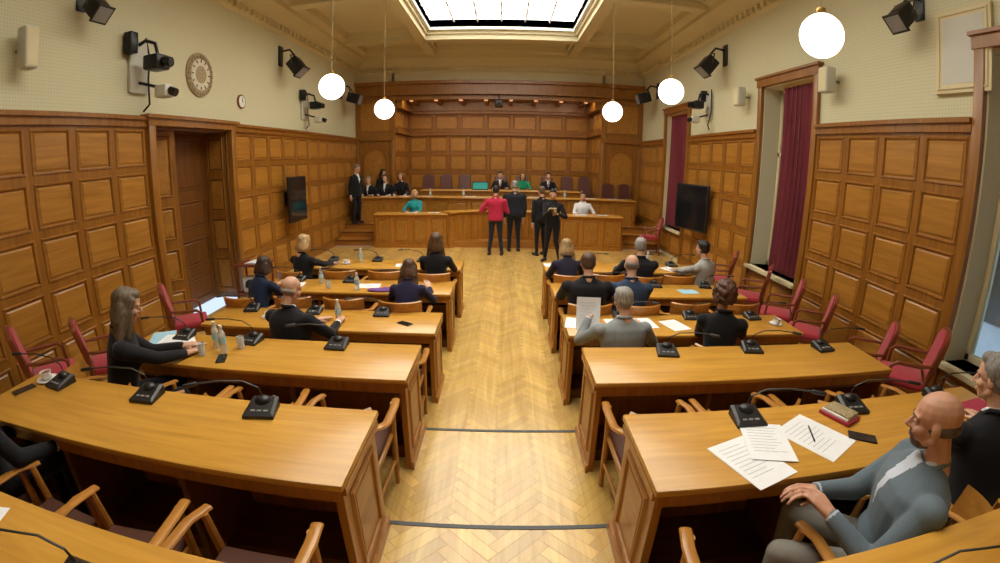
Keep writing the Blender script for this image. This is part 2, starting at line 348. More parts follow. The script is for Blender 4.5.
# far wall timber
mb=MB()
mb.grid((AX0,YA,.5),X,Z,Y*-1,AX1-AX0,2.75,9,[.28,.24,.24,.24],.05,0,1)
mb.box(AX0,AX1,YA-.1,YA,3.25,3.36,0); mb.box(AX0,AX1,YA-.14,YA,3.36,3.40,0)
mb.grid((AX0,YA-.02,3.4),X,Z,Y*-1,AX1-AX0,.62,7,1,.05,0,1)
mb.box(AX0,AX1,YA-.16,YA,4.02,4.12,0); mb.box(AX0,AX1,YA-.26,YA,4.12,AZ,0)
mb.box(AX0-.1,AX1+.1,YA+.01,YA+.1,0,AZ+.3,0)
for x,n in ((AX0,1),(AX1,-1)):
    mb.grid((x,YF if n>0 else YA,.5),Y if n>0 else Y*-1,Z,X*n,YA-YF,2.75,3,[.28,.24,.24,.24],.05,0,1)
    mb.grid((x,YF if n>0 else YA,3.4),Y if n>0 else Y*-1,Z,X*n,YA-YF,.62,2,1,.05,0,1)
    a,b=sorted((x,x+n*.1)); mb.box(a,b,YF,YA,3.25,3.4,0); a,b=sorted((x,x+n*.2)); mb.box(a,b,YF+.1,YA,4.05,AZ,0)
    a,b=sorted((x-n*.12,x-n*.02)); mb.box(a,b,YF+.3,YA,0,AZ+.3,0)
mb.box(AX0-.1,AX1+.1,YF,YA+.1,AZ,AZ+.1,0)
for i in range(8): mb.box(AX0+(AX1-AX0)*(i+.5)/8-.06,AX0+(AX1-AX0)*(i+.5)/8+.06,YF+.6,YA,AZ-.12,AZ,0)
mb.box(AX0,AX1,YF-.02,YF+.08,AZ-.14,AZ+.02,0)  # lintel skirt added to keep the fill emitter out of view
mb.box(XL,XR,YF-.12,YF,AZ,AZ+.34,0); mb.box(XL,XR,YF-.22,YF,AZ+.34,AZ+.44,0); mb.box(XL,XR,YF-.16,YF,AZ+.0,AZ+.06,0)
mb.box(AX0+.2,AX1-.2,YF+.16,YF+.32,AZ-.035,AZ-.003,2)  # unseen glowing bar put behind the lintel to brighten the alcove
mo('trim_alcove',mb,[WR,WF,FILL_GLOW])
for xa,xb in ((XL,AX0),(AX1,XR)):
    mb=MB(); w=xb-xa; yy=YF-.06; cx=(xa+xb)/2
    mb.box(xa,xb,yy+.001,YF,0,AZ,0); mb.grid((xa,yy,3.15),X,Z,Y*-1,w,AZ-3.2,1,1,.12,0,1)
    mb.box(xa,xb,yy-.08,yy,3.0,3.14,0); mb.box(xa,xb,yy-.05,yy,.5,.7,0)
    r=w*.27; zc=2.35; n=12; arc=[(cx+r*math.cos(math.pi*k/n),zc+r*math.sin(math.pi*k/n)) for k in range(n+1)]
    out=[(cx+r,.8)]+arc+[(cx-r,.8)]
    o2=[(cx+(r+.07),.73)]+[(cx+(r+.07)*math.cos(math.pi*k/n),zc+(r+.07)*math.sin(math.pi*k/n)) for k in range(n+1)]+[(cx-(r+.07),.73)]
    m_=len(out); vs=[(p[0],yy-.04,p[1]) for p in o2]+[(p[0],yy-.04,p[1]) for p in out]+[(p[0],yy-.004,p[1]) for p in out]+[(p[0],yy-.002,p[1]) for p in o2]
    fs=[(k,k+1,m_+k+1,m_+k) for k in range(m_-1)]+[(m_+k,m_+k+1,2*m_+k+1,2*m_+k) for k in range(m_-1)]+[(3*m_+k,3*m_+k+1,k+1,k) for k in range(m_-1)]
    mb.add(vs,fs,0); mb.add([(p[0],yy-.006,p[1]) for p in out],[tuple(range(m_))],1)
    for x in (xa+.07,xb-.07): mb.rbox(x-.06,x+.06,yy-.06,yy,.5,3.0,0,.012)
    mo('trim_pilaster',mb,[WR,WF])
# ------------------------------------------------------------------ stage
mb=MB()
mb.box(-3.6,3.3,12.2,YF-.1,-.01,.17,0); mb.box(XL+.01,XR-.01,13.55,YF-.1,0,.5,0); mb.box(AX0+.01,AX1-.01,YF-.12,YA-.01,.0,.5,0); mb.box(AX0+.01,AX1-.01,14.9,YA-.01,.5,.65,0)
for xa,xb in ((XL+.07,-3.6),(3.3,XR-.07)):
    for k,(y,z) in enumerate(((12.3,.17),(12.75,.335),(13.2,.5))):
        mb.box(xa,xb,y,13.56,0,z,0); mb.box(xa,xb,y-.03,y+.02,z-.03,z+.003,1)
mo('stage_platform',mb,[STG,WD])
def front_run(name,path,z0,z1,topd=.5,cell=.6):
    mb=MB(); pts=[V((p[0],p[1],0)) for p in path]
    for i in range(len(pts)-1):
        a,b=pts[i],pts[i+1]; d=b-a; l=d.length; u=d.normalized(); nrm=V((u.y,-u.x,0)); n=max(1,round(l/cell))
        mb.grid(a+Z*(z0+.08)+nrm*.0,u,Z,nrm,l,z1-z0-.16,n,1,.045,0,1)
        for (za,zb,t) in ((z0,z0+.08,.03),(z1-.08,z1-.03,.03)):
            q=[a+nrm*t,b+nrm*t,b-nrm*.03,a-nrm*.03]; mb.add([p+Z*za for p in q]+[p+Z*zb for p in q],[(0,1,5,4),(1,2,6,5),(2,3,7,6),(3,0,4,7),(4,5,6,7),(0,3,2,1)],0)
        q=[a,b,b-nrm*.04,a-nrm*.04]; mb.add([p+Z*z0-nrm*.02 for p in q]+[p+Z*(z1-.02)-nrm*.02 for p in q],[(0,1,5,4),(1,2,6,5),(2,3,7,6),(3,0,4,7)],0)
    nr=[]
    for i in range(len(pts)):
        d=(pts[min(i+1,len(pts)-1)]-pts[max(i-1,0)]).normalized(); nr.append(V((d.y,-d.x,0)))
    f=[pts[i]+nr[i]*.07 for i in range(len(pts))]; bk=[pts[i]-nr[i]*topd for i in range(len(pts))]
    rings=[[f[i]+Z*(z1-.035),f[i]+nr[i]*.012+Z*(z1-.018),f[i]+Z*z1,bk[i]+Z*z1,bk[i]+Z*(z1-.035)] for i in range(len(pts))]
    mb.loft(rings,2); 
    for i in (0,-1):
        a=pts[i];b=a-nr[i]*(topd-.04); c=nr[i].cross(Z)*.02; mb.add([a-c+Z*z0,a+c+Z*z0,b+c+Z*z0,b-c+Z*z0,a-c+Z*(z1-.03),a+c+Z*(z1-.03),b+c+Z*(z1-.03),b-c+Z*(z1-.03)],[(0,1,5,4),(1,2,6,5),(2,3,7,6),(3,0,4,7)],0)
    return mo(name,mb,[DB,WF,DT])
cur=[(-1.45+2.9*k/14,12.10+.62*math.sin(math.pi*k/14)**.8) for k in range(0,15)]
front_run('clerk_desk',[(-3.5,12.08),(-1.5,12.08)],0,.93,.45,.5); front_run('clerk_desk',[(1.5,12.08),(3.2,12.08)],0,.93,.45,.5)
front_run('curved_bench',cur,0.0,.97,.3,.25)
front_run('dais_desk',[(-4.4,13.5),(-2.2,13.5),(-1.6,13.35),(1.3,13.35),(1.9,13.5),(3.95,13.5)],.17,1.27,.5,.55)
front_run('presiding_desk',[(-2.6,14.3),(2.4,14.3)],.5,1.42,.55,.6)
# ------------------------------------------------------------------ delegate desks
XA,XE,DD=.62,3.14,.605
rows=[('Z',.19,3*T),('A',1.379,2*T),('B',2.647,T),('C',3.918,0),('D',5.19,0),('E',6.46,0)]
def desk(sx,yn,z):
    xa,xe=(XA,XE) if sx>0 else (-XE,-XA)
    mb=MB(); h=.76
    mb.rbox(xa-.0,xe+.0,yn,yn+DD,z+h-.035,z+h,0,.01,2)
    mb.box(xa+.03,xe-.03,yn+.035,yn+.06,z+h-.12,z+h-.03,1)
    mb.box(xa+.02,xe-.02,yn+DD-.08,yn+DD-.05,z+.0,z+h-.03,1)
    n=4
    for i in range(n):
        x=xa+.02+(xe-xa-.04)*i/(n-1)-(.04 if i==n-1 else 0)+(-.02 if 0<i<n-1 else 0)
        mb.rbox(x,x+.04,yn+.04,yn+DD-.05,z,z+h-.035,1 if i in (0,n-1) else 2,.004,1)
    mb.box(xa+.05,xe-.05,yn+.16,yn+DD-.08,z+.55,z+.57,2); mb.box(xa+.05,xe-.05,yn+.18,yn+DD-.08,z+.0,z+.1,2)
    nc=5; mb.grid((xe-.02,yn+DD-.048,z+.06),X*-1,Z,Y,xe-xa-.04,h-.12,nc,1,.06,1,3)
    xs=xa+.018 if sx>0 else xe-.018
    mb.grid((xs,yn+DD-.05 if sx>0 else yn+.04,z+.06),Y*-1 if sx>0 else Y,Z,X*-sx,DD-.09,h-.12,1,1,.07,1,3)
    a,b=sorted((xs,xs-sx*.02)); mb.box(a,b,yn+.03,yn+DD-.04,z,z+.07,1); mb.box(a,b,yn+.03,yn+DD-.04,z+h-.075,z+h-.035,1)
    xs=xe-.018 if sx>0 else xa+.018
    mb.grid((xs,yn+.04 if sx>0 else yn+DD-.05,z+.06),Y if sx>0 else Y*-1,Z,X*sx,DD-.09,h-.12,1,1,.07,1,3)
    return mo('delegate_desk',mb,[DT,DB,DBD,WF])
for nm,yn,z in rows:
    for sx in (-1,1): desk(sx,yn,z)
# ------------------------------------------------------------------ chairs
def armchair_mesh():
    mb=MB()
    for sx in (-1,1):
        mb.tube([(sx*.22,.2,0),(sx*.225,.2,.25),(sx*.225,.2,.44),(sx*.24,.19,.66)],[.017,.02,.022,.018],0)
        mb.tube([(sx*.2,-.24,0),(sx*.2,-.2,.25),(sx*.2,-.19,.45),(sx*.22,-.24,.68)],[.017,.02,.022,.02],0)
        mb.cyl((sx*.21,-.2,.2),(sx*.22,.2,.2),.012,0)
    pts=[]
    for k in range(25):
        a=math.pi*k/24; pts.append((.27*math.cos(a),-.08-.22*math.sin(a),.68+.06*math.sin(a)))
    pts=[(.25,.24,.655),(.27,.12,.675)]+pts+[(-.27,.12,.675),(-.25,.24,.655)]
    rings=[]
    for i,p in enumerate(pts):
        p=V(p); d=(V(pts[min(i+1,len(pts)-1)])-V(pts[max(i-1,0)])).normalized(); u=d.cross(Z).normalized(); w=.027; h=.014
        rings.append([p+u*w*math.cos(2*math.pi*k/10)+Z*h*math.sin(2*math.pi*k/10) for k in range(10)])
    mb.loft(rings,0)
    b=[]
    for k in range(13):
        a=RAD(215+110*k/12); p=V((.27*math.cos(a),-.06+.24*math.sin(a),0)); b.append([V((p.x,p.y,.72)),V((p.x*1.07,p.y-.015,.72)),V((p.x*1.09,p.y-.04,.86)),V((p.x*1.03,p.y-.028,.87))])
    mb.loft(b,0)
    for k in range(5):
        a=RAD(225+90*k/4); p=V((.27*math.cos(a),-.07+.23*math.sin(a),0)); mb.tube([(p.x*.75,p.y*.8,.45),(p.x,p.y,.72)],.011,0,6)
    mb.rbox(-.23,.23,-.2,.22,.40,.44,0,.012); mb.rbox(-.215,.215,-.19,.21,.435,.475,1,.018,3)
    return mb.mesh('armchair',[CH,PAD])
ACM=armchair_mesh()
def armchair(x,y,z,rz=0): return obj('wooden_armchair',ACM,(x,y,z),(0,0,rz))
seats={('A',1):[(.95,1.0,-.1),(1.62,.98,RAD(50)),(2.28,1.06,-.2)],('A',-1):[(-.95,1.02,0),(-1.55,1.0,.1),(-2.1,1.0,-.1),(-2.66,1.05,-.26)],
 ('B',-1):[(-.93,2.33,0),(-1.55,2.36,.1),(-2.15,2.34,0),(-2.80,2.30,-.84)],('B',1):[(.93,2.33,0),(1.55,2.36,.1),(2.15,2.34,0),(2.77,2.33,.1)],
 ('C',-1):[(-.93,3.55,0),(-1.94,3.55,-.2),(-2.6,3.6,0)],('C',1):[(1.06,3.55,.1),(1.97,3.57,-.45),(2.7,3.6,0)],
 ('D',-1):[(-1.09,4.8,0),(-1.75,4.87,0),(-2.37,4.87,0),(-3.0,4.8,-.17)],('D',1):[(.93,4.8,0),(1.47,4.8,0),(2.1,4.88,0),(2.75,4.88,0)],
 ('E',-1):[(-.93,6.05,0),(-1.6,6.13,0),(-2.25,6.13,0),(-2.92,6.05,-.25)],('E',1):[(.91,6.07,0),(1.42,6.13,0),(1.93,6.05,0),(2.45,6.13,0),(2.95,6.0,.6)]}
zr={n:z for n,_,z in rows}
for (n,s),l in seats.items():
    for x,y,r in l: armchair(x,y,zr[n],r)
def redchair_mesh(tall=1.02,m=RED,w=WD):
    mb=MB()
    for sx in (-1,1):
        mb.tube([(sx*.2,.2,0),(sx*.21,.2,.42)],[.016,.022],0); mb.tube([(sx*.19,-.27,0),(sx*.2,-.21,.42),(sx*.21,-.23,.7),(sx*.18,-.31,tall-.04)],[.018,.022,.02,.018],0)
        mb.tube([(sx*.24,.16,.44),(sx*.255,.15,.62),(sx*.26,.1,.66),(sx*.25,-.1,.665),(sx*.21,-.24,.68)],[.016,.016,.02,.02,.016],0)
    mb.rbox(-.23,.23,-.22,.23,.37,.43,0,.01); mb.rbox(-.225,.225,-.2,.225,.42,.50,1,.03,3)
    n=14; top=[(.19*math.cos(math.pi*k/n),tall-.1+.1*math.sin(math.pi*k/n)) for k in range(n+1)]; prof=[(.2,.56)]+top+[(-.2,.56)]
    def by(z): return -.215-(z-.5)*.2
    ou=[(p[0]*1.12,.53 if p[1]<.6 else p[1]+.025) for p in prof]
    for pf,t0,t1,mi in ((prof,.035,-.03,1),(ou,.018,-.018,0)):
        mb.loft([[V((p[0],by(p[1])+t1,p[1])) for p in pf],[V((p[0],by(p[1])+t0,p[1])) for p in pf]],mi)
    return mb.mesh('red_chair',[w,m])
RCM=redchair_mesh(.98,RED,CHD); BCM=redchair_mesh(1.2,mat('brown_leather',(.09,.02,.012),.4),WD)
for x,y,z,r in ((-3.95,4.75,0,-.9),(-4.1,3.45,0,-.65),(-4.15,2.75,T,-.6)): obj('red_upholstered_chair',RCM,(x,y,z),(0,0,r))
for x,y,z,r in ((3.75,7.35,0,1.0),(3.8,6.3,0,.95),(3.8,5.45,0,1.0),(3.8,4.75,0,.9),(3.85,3.75,0,.85),(3.8,3.08,T,.8)): obj('red_upholstered_chair',RCM,(x,y,z),(0,0,r))
for x,y,z in ((-2.6,15.5,.65),(-2.0,15.5,.65),(-1.35,15.5,.65),(-.13,15.35,.65),(.6,15.35,.65),(1.45,15.35,.65),(2.15,15.5,.65),(2.75,15.5,.65),(3.3,14.25,.5),(3.85,14.25,.5)): obj('leather_armchair',BCM,(x,y,z),(0,0,math.pi))
obj('red_upholstered_chair',RCM,(3.9,11.8,0),(0,0,1.4))
# ------------------------------------------------------------------ lamps
def pendant(x,y,z,r=.205):
    mb=MB(); mb.ell((0,0,0),(r,r,r),0,nu=32,nv=20); mb.lathe([(.001,r+.05),(.035,r+.04),(.04,r-.01),(.03,r-.03)],mi=1); mb.cyl((0,0,r+.03),(0,0,ZC-z-.1),.004,2,8)
    mb.lathe([(.06,ZC-z),(.06,ZC-z-.05),(.015,ZC-z-.12)],mi=1); return mo('globe_pendant_lamp',mb,[GLOBE,BRASS,CORD],loc=(x,y,z))
for x,y,z,r in ((-2.4,9.16,3.37,.2),(2.12,9.16,3.37,.2),(-2.32,6.06,3.35,.175),(2.2,6.06,3.34,.172),(2.25,2.96,3.37,.165)): pendant(x,y,z,r)
# ------------------------------------------------------------------ wall equipment
mb=MB(); 
def disc(mb,c,r,t,nx,mi,seg=32):
    mb.cyl(c,(c[0]+nx*t,c[1],c[2]),r,mi,seg)
disc(mb,(XL,6.53,3.84),.35,.03,1,0)
for k in range(24):
    a=2*math.pi*k/24; mb.ell((XL+.04,6.53+.3*math.cos(a),3.84+.3*math.sin(a)),(.02,.035,.035),0,nu=8,nv=6)
disc(mb,(XL+.03,6.53,3.84),.25,.012,1,1)
for k in range(12): a=math.pi*k/6; mb.caps((XL+.045,6.53+.2*math.cos(a),3.84+.2*math.sin(a)),(XL+.045,6.53+.235*math.cos(a),3.84+.235*math.sin(a)),.009,.009,2)
disc(mb,(XL+.035,6.53,3.84),.14,.014,1,0)
mo('ornate_wall_clock',mb,[GOLD,DIAL,BLACK])
mb=MB(); disc(mb,(XL,7.8,3.53),.13,.03,1,0); disc(mb,(XL+.03,7.8,3.53),.105,.006,1,1); mb.caps((XL+.04,7.8,3.53),(XL+.04,7.8,3.6),.005,.005,0); mb.caps((XL+.04,7.8,3.53),(XL+.04,7.85,3.53),.005,.005,0)
mo('wall_clock',mb,[CHD,WHITE])
def speaker(x,y,z,nx,w=.22,h=.42):
    mb=MB(); mb.rbox(-.0,.16,-w/2,w/2,-h/2,h/2,0,.02); mb.box(.158,.166,-w/2+.02,w/2-.02,-h/2+.02,h/2-.02,1); mb.cyl((-.12,0,0),(0,0,0),.02,2)
    return mo('wall_speaker',mb,[LGREY,CREAM2,GREY],loc=(x,y,z),rot=(0,0,0 if nx>0 else math.pi))
speaker(XL+.12,3.25,3.70,1,.17,.42); speaker(XR-.12,7.9,3.7,-1,.2,.34); speaker(XR-.12,5.4,3.66,-1,.2,.34); 
mb=MB(); mb.box(XR-.05,XR,3.0,3.7,3.35,4.2,0); mb.grid((XR-.051,3.7,3.35),Y*-1,Z,X*-1,.7,.85,1,1,.03,0,1); mo('acoustic_wall_panel',mb,[CREAM2,LGREY])
def rig(name,x,y,z,nx,s=1.):
    mb=MB()
    mb.rbox(0,.04,-.12,.12,-.25,.25,0,.01); mb.tube([(0,0,.2),(.12,0,.24),(.22,.02,.2),(.25,.03,.08)],.018,1)
    mb.rbox(.16,.34,-.09,.11,-.06,.08,1,.02); mb.cyl((.34,.01,.01),(.42,.01,-.01),.05,1); mb.cyl((.42,.01,-.01),(.43,.01,-.01),.042,2)
    mb.tube([(.04,0,-.15),(.2,.03,-.2),(.3,.05,-.22)],.015,1); mb.rbox(.24,.38,-.02,.12,-.32,-.2,0,.02); mb.cyl((.38,.05,-.26),(.45,.05,-.29),.04,1)
    mb.tube([(.03,.1,.3),(.05,.14,.1),(.04,.13,-.1),(.08,.1,-.35),(.03,.06,-.42)],.01,1)
    mb.rbox(0.02,.12,-.2,-.1,.1,.3,1,.01)
    return mo(name,mb,[LGREY,BLK2,SCREEN],loc=(x,y,z),rot=(0,0,0 if nx>0 else math.pi),scale=(s,s,s))
rig('wall_camera_rig',XL+.0,5.1,3.75,1,1.4); rig('wall_camera_rig',XL,10.6,3.7,1,1.25); rig('wall_camera_rig',XR,9.6,3.7,-1,1.2)
def spot(x,y,z,nx,s=1.,tilt=.5):
    mb=MB(); mb.rbox(0,.03,-.08,.08,-.08,.3,1,.01); mb.tube([(0,0,.2),(.2,0,.22),(.3,0,.1)],.02,1)
    M_=Matrix.Translation((.33,0,-.08))@Matrix.Rotation(tilt,4,'Y')
    mb.rbox(-.12,.18,-.13,.13,-.12,.12,0,.03,2,M=M_); mb.rbox(.18,.2,-.15,.15,-.14,.14,0,.005,1,M=M_); mb.rbox(.2,.204,-.12,.12,-.11,.11,2,.001,1,M=M_)
    for sy in (-1,1): mb.tube([(.3,0,.1),(.3,sy*.17,.08),(.33,sy*.17,-.08)],.012,1)
    return mo('stage_spotlight',mb,[BLK2,BLACK,GREY],loc=(x,y,z),rot=(0,0,0 if nx>0 else math.pi),scale=(s,s,s))
spot(XL,4.1,4.35,1,.85,.8); spot(XL,9.4,4.55,1,1.15,.9); spot(XL,13.2,4.3,1,1.2,.3); spot(XR,3.95,4.25,-1,.85,.8); spot(XR,8.9,4.55,-1,1.15,.9); spot(XR,13.2,4.4,-1,1.2,.3)
def tv(x,y,z,rz,w=1.,h=.98):
    mb=MB(); mb.rbox(-w/2,w/2,-.03,.03,-h/2,h/2,0,.01); mb.box(-w/2+.03,w/2-.03,-.034,-.03,-h/2+.04,h/2-.03,1); mb.cyl((0,.03,0),(0,.25,0),.03,0); mb.rbox(-.12,.12,.22,.26,-.15,.15,0,.01)
    return mo('wall_tv',mb,[BLACK,SCREEN],loc=(x,y,z),rot=(0,0,rz))
tv(XL+.31,9.45,1.58,RAD(88),.80,.98); tv(XR-.34,9.5,1.5,RAD(-70),1.0,1.0)
mb=MB(); mb.rbox(-.12,.12,-.1,.1,-.12,.1,0,.03); mb.cyl((0,0,.1),(0,0,.3),.02,0); mb.cyl((0,-.1,-.02),(0,-.16,-.04),.05,1); mo('ptz_camera',mb,[BLACK,SCREEN],loc=(-.2,YF-.18,AZ-.3))
mb=MB(); mb.rbox(-.3,.3,-.22,.22,.7,.735,0,.008)
for a in (-1,1):
    for b in (-1,1): mb.tube([(a*.26,b*.18,0),(a*.26,b*.18,.7)],.02,0)
mb.box(-.27,.27,-.19,.19,.22,.24,0)
mo('side_table',mb,[CHD],loc=(-4.2,6.9,0)); mb=MB(); mb.rbox(-.16,.16,-.13,.13,.242,.5,0,.02); mb.box(-.12,.12,-.132,-.13,.33,.38,1); mo('paper_box',mb,[WHITE,GREY],loc=(-4.2,6.88,0))
mb=MB()
for k in range(5): mb.box(-.1+.01*k,.11+.01*k,-.14,.15,k*.004,k*.004+.003,0)
mo('paper_stack',mb,[PAPER],loc=(-4.2,6.9,.736))
# ------------------------------------------------------------------ desk items
def mic_mesh(sx):
    mb=MB(); w=.085
    b=[[V((-w,-.075,0)),V((w,-.075,0)),V((w*.85,.075,0)),V((-w*.85,.075,0))],[V((-w,-.075,.018)),V((w,-.075,.018)),V((w*.85,.075,.05)),V((-w*.85,.075,.05))],[V((-w*.8,-.055,.028)),V((w*.8,-.055,.028)),V((w*.7,.06,.062)),V((-w*.7,.06,.062))]]
    mb.loft(b,0); mb.ell((0,.03,.05),(.045,.035,.03),0)
    for k in (-1,0,1): mb.rbox(k*.035-.012,k*.035+.012,-.05,-.035,.028,.035,1,.002,1)
    mb.tube([(0,.045,.06),(sx*.02,.04,.12),(sx*.09,.02,.165),(sx*.2,-.03,.19),(sx*.3,-.09,.2)],.0045,0,6); mb.caps((sx*.3,-.09,.2),(sx*.35,-.12,.2),.011,.011,0)
    return mb.mesh('mic',[BLACK,GREY])
MIC={s:mic_mesh(s) for s in (-1,1)}
def mic(x,y,z,r=0): obj('conference_microphone',MIC[-1 if x<0 else 1],(x,y,z),(0,0,r))
ym=.49
for nm,yn,z in rows[1:]:
    zz=z+.761
    for sx in (-1,1):
        for x in (1.25,2.0,2.74): mic(sx*x+random.uniform(-.03,.03),yn+ym+random.uniform(-.02,.02),zz,random.uniform(-.2,.2))
for sx in(-1,1): mic(sx*1.15,.55,3*T+.761)
def sheet(x,y,z,rz=0,w=.21,h=.297,name='paper_document',m=None,lines=True,n=1):
    mb=MB()
    for k in range(n):
        dx=random.uniform(-.012,.012)*k; mb.box(-w/2+dx,w/2+dx,-h/2,h/2,k*.0016,k*.0016+.001,0)
    zt=n*.0016
    if lines:
        for k in range(9):
            yy=h*.36-k*h*.08; mb.box(-w*.38,w*random.uniform(.1,.38),yy,yy+.003,zt-.0004,zt+.0002,1)
    mo(name,mb,[m or PAPER,TEXT],loc=(x,y,z),rot=(0,0,rz))
zA,zB,zC=2*T+.7605,T+.7605,.7605
sheet(1.12,1.53,zA,.35,.25,.34,n=2); sheet(1.27,1.66,zA+.005,-.25,.23,.32,n=2); sheet(1.56,1.66,zA,.5,.27,.34,n=2)
mb=MB(); mb.tube([(-.07,0,0),(.07,0,0)],.004,0,6); mb.caps((.07,0,0),(.085,0,0),.004,.001,1); mo('pen',mb,[BLACK,CHROME],loc=(1.55,1.68,zA+.008),rot=(0,0,1.2))
sheet(-2.62,2.98,zB,.7,.24,.32,n=2); sheet(-2.80,3.05,zB+.004,.2); sheet(-2.95,3.12,zB,.5,.22,.3,'blue_folder',BLUEC,False)
sheet(1.3,4.25,zC,.1,.5,.3,n=1); sheet(1.75,4.2,zC,.3); sheet(.78,4.25,zC,-.2,.3,.3); sheet(2.4,4.25,zC,.2)
sheet(-1.48,6.7,zC,.2,.3,.2); sheet(-1.7,5.5,zC,.1,.28,.2); sheet(-2.75,6.75,zC,.1,.3,.24,'light_blue_document',BLUEC); sheet(-.95,6.75,zC); sheet(.78,6.85,zC,.1,.3,.22); sheet(2.4,5.45,zC,.1,.25,.2,'blue_folder',BLUEC,False); sheet(2.6,6.7,zC,.4)
sheet(-2.75,5.5,zC,.1,.28,.2); sheet(1.2,6.75,zC,-.1,.28,.2); sheet(1.2,5.5,zC,.1,.3,.2); sheet(-2.1,4.2,zC,-.2,.28,.2); sheet(-1.1,5.5,zC,0,.3,.2)
sheet(2.98,1.68,zA,.1,.26,.22,'red_folder',REDB,False,3)
for x,y in ((-2.5,12.3),(-1.9,12.3),(2.1,12.3),(2.7,12.35)): sheet(x,y,.932,.1,.3,.2)
for x in (-3.6,-3.0,-2.3,-1.,0.1,.9,2.6,3.3): sheet(x,13.72,1.272,.1,.3,.22)
sheet(-1.75,.62,3*T+.7605,.3,.15,.2)
def phone(x,y,z,rz):
    mb=MB(); mb.rbox(-.038,.038,-.078,.078,0,.009,0,.004); mb.box(-.034,.034,-.07,.07,.009,.0095,1); mo('smartphone',mb,[BLACK,SCREEN],loc=(x,y,z),rot=(0,0,rz))
phone(-3.0,1.72,zA,-.3); phone(1.83,1.60,zA,1.0); phone(-2.1,2.8,zB,.4); phone(-.95,4.15,zC,1)
def cup(x,y,z):
    mb=MB(); mb.lathe([(.001,.004),(.045,.006),(.075,.014),(.073,.018),(.03,.01)],mi=0,seg=24); mb.lathe([(.022,.01),(.035,.03),(.042,.065),(.039,.065),(.03,.025),(.001,.02)],mi=0,seg=24)
    mb.lathe([(.001,.055),(.039,.055)],mi=1,seg=20); mb.tube([(.04,0,.055),(.062,0,.05),(.06,0,.028),(.034,0,.022)],.005,0,6); mo('coffee_cup',mb,[CERAM,CHD],loc=(x,y,z))
cup(-2.94,1.88,zA); cup(2.95,4.2,zC); cup(-2.45,6.75,zC); cup(-2.45,4.2,zC)
def bottle(x,y,z,h=.22,n='water_bottle'):
    mb=MB(); mb.lathe([(.001,0),(.03,0),(.032,.02),(.029,.07),(.032,.11),(.03,h*.68),(.013,h*.86),(.013,h*.92)],mi=0,seg=18); mb.lathe([(.0145,h*.9),(.0145,h),(.001,h)],mi=1,seg=14); mb.lathe([(.0325,.075),(.0325,.12)],mi=2,seg=18); mo(n,mb,[WATER,WHITE,BLUEC],loc=(x,y,z))
for x,y,z in ((-2.16,2.93,zB),(-2.27,3.0,zB),(-1.8,5.3,zC),(-2.25,6.9,zC),(-1.65,4.2,zC),(2.3,6.95,zC),(.8,12.75,.972),(-2.4,5.6,zC)): bottle(x,y,z)
for x in (-2.2,-1.2,.4,1.8,2.3): bottle(x,13.6,1.27,.24)
def glass(x,y,z):
    mb=MB(); mb.lathe([(.001,.004),(.026,.004),(.032,.1),(.030,.1),(.024,.01),(.001,.01)],seg=18); mo('drinking_glass',mb,[WATER],loc=(x,y,z))
glass(-2.30,2.83,zB); glass(-2.05,3.02,zB); glass(-2.2,5.35,zC)
mb=MB(); mb.rbox(-.09,.09,-.12,.12,0,.02,0,.004); mb.rbox(-.08,.08,-.1,.11,.02,.035,1,.004); mb.rbox(-.07,.075,-.1,.1,.035,.045,2,.003); mo('book_stack',mb,[REDB,PAPER,GOLD],loc=(1.84,1.82,zA),rot=(0,0,.4),scale=(.8,.8,1))
mb=MB(); mb.ell((0,0,.016),(.16,.07,.016),0); mb.ell((.08,.02,.022),(.09,.06,.02),0); mb.ell((-.09,-.02,.018),(.08,.05,.018),0); mo('purple_scarf',mb,[PURP],loc=(-1.49,5.28,zC))
mb=MB(); mb.rbox(-.25,.25,-.02,.02,0,.26,0,.008); mb.box(-.23,.23,-.023,-.02,.03,.23,1); mo('desk_monitor',mb,[BLACK,TEAL],loc=(-.75,14.45,1.42))
mb=MB(); mb.rbox(-.12,.12,-.05,.05,0,.2,0,.02); mb.tube([(-.07,0,.19),(-.06,0,.28),(.06,0,.28),(.07,0,.19)],.007,0); mo('paper_bag',mb,[WHITE],loc=(3.4,4.7,.0))
# ------------------------------------------------------------------ people
def remesh(mb,vox,it=4,name='t',fac=.5):
    me=bpy.data.meshes.new(name); me.from_pydata(mb.v,[],mb.f); me.update()
    o=bpy.data.objects.new('tmp',me); COL.objects.link(o)
    r=o.modifiers.new('r','REMESH'); r.mode='VOXEL'; r.voxel_size=vox
    s=o.modifiers.new('s','SMOOTH'); s.iterations=it; s.factor=fac
    dg=bpy.context.evaluated_depsgraph_get(); ne=bpy.data.meshes.new_from_object(o.evaluated_get(dg),depsgraph=dg)
    bpy.data.objects.remove(o); bpy.data.meshes.remove(me); ne.name=name
    ne.polygons.foreach_set('use_smooth',[True]*len(ne.polygons)); return ne
def join_extra(me,mb,mats):
    bm=bmesh.new(); bm.from_mesh(me)
    vs=[bm.verts.new(v) for v in mb.v]
    for f,mi in zip(mb.f,mb.m):
        try: fa=bm.faces.new([vs[i] for i in f]); fa.material_index=mi; fa.smooth=True
        except ValueError: pass
    bm.to_mesh(me); bm.free()
    for m in mats: me.materials.append(m)
    return me
PH=skinm((.6,.36,.26)); EYE=mat('eye_white',(.62,.58,.55),.3); IRIS=mat('iris',(.04,.025,.015),.3); LIP=mat('lips',(.42,.17,.13),.5); BROW=mat('eyebrow',(.07,.04,.025),.8)
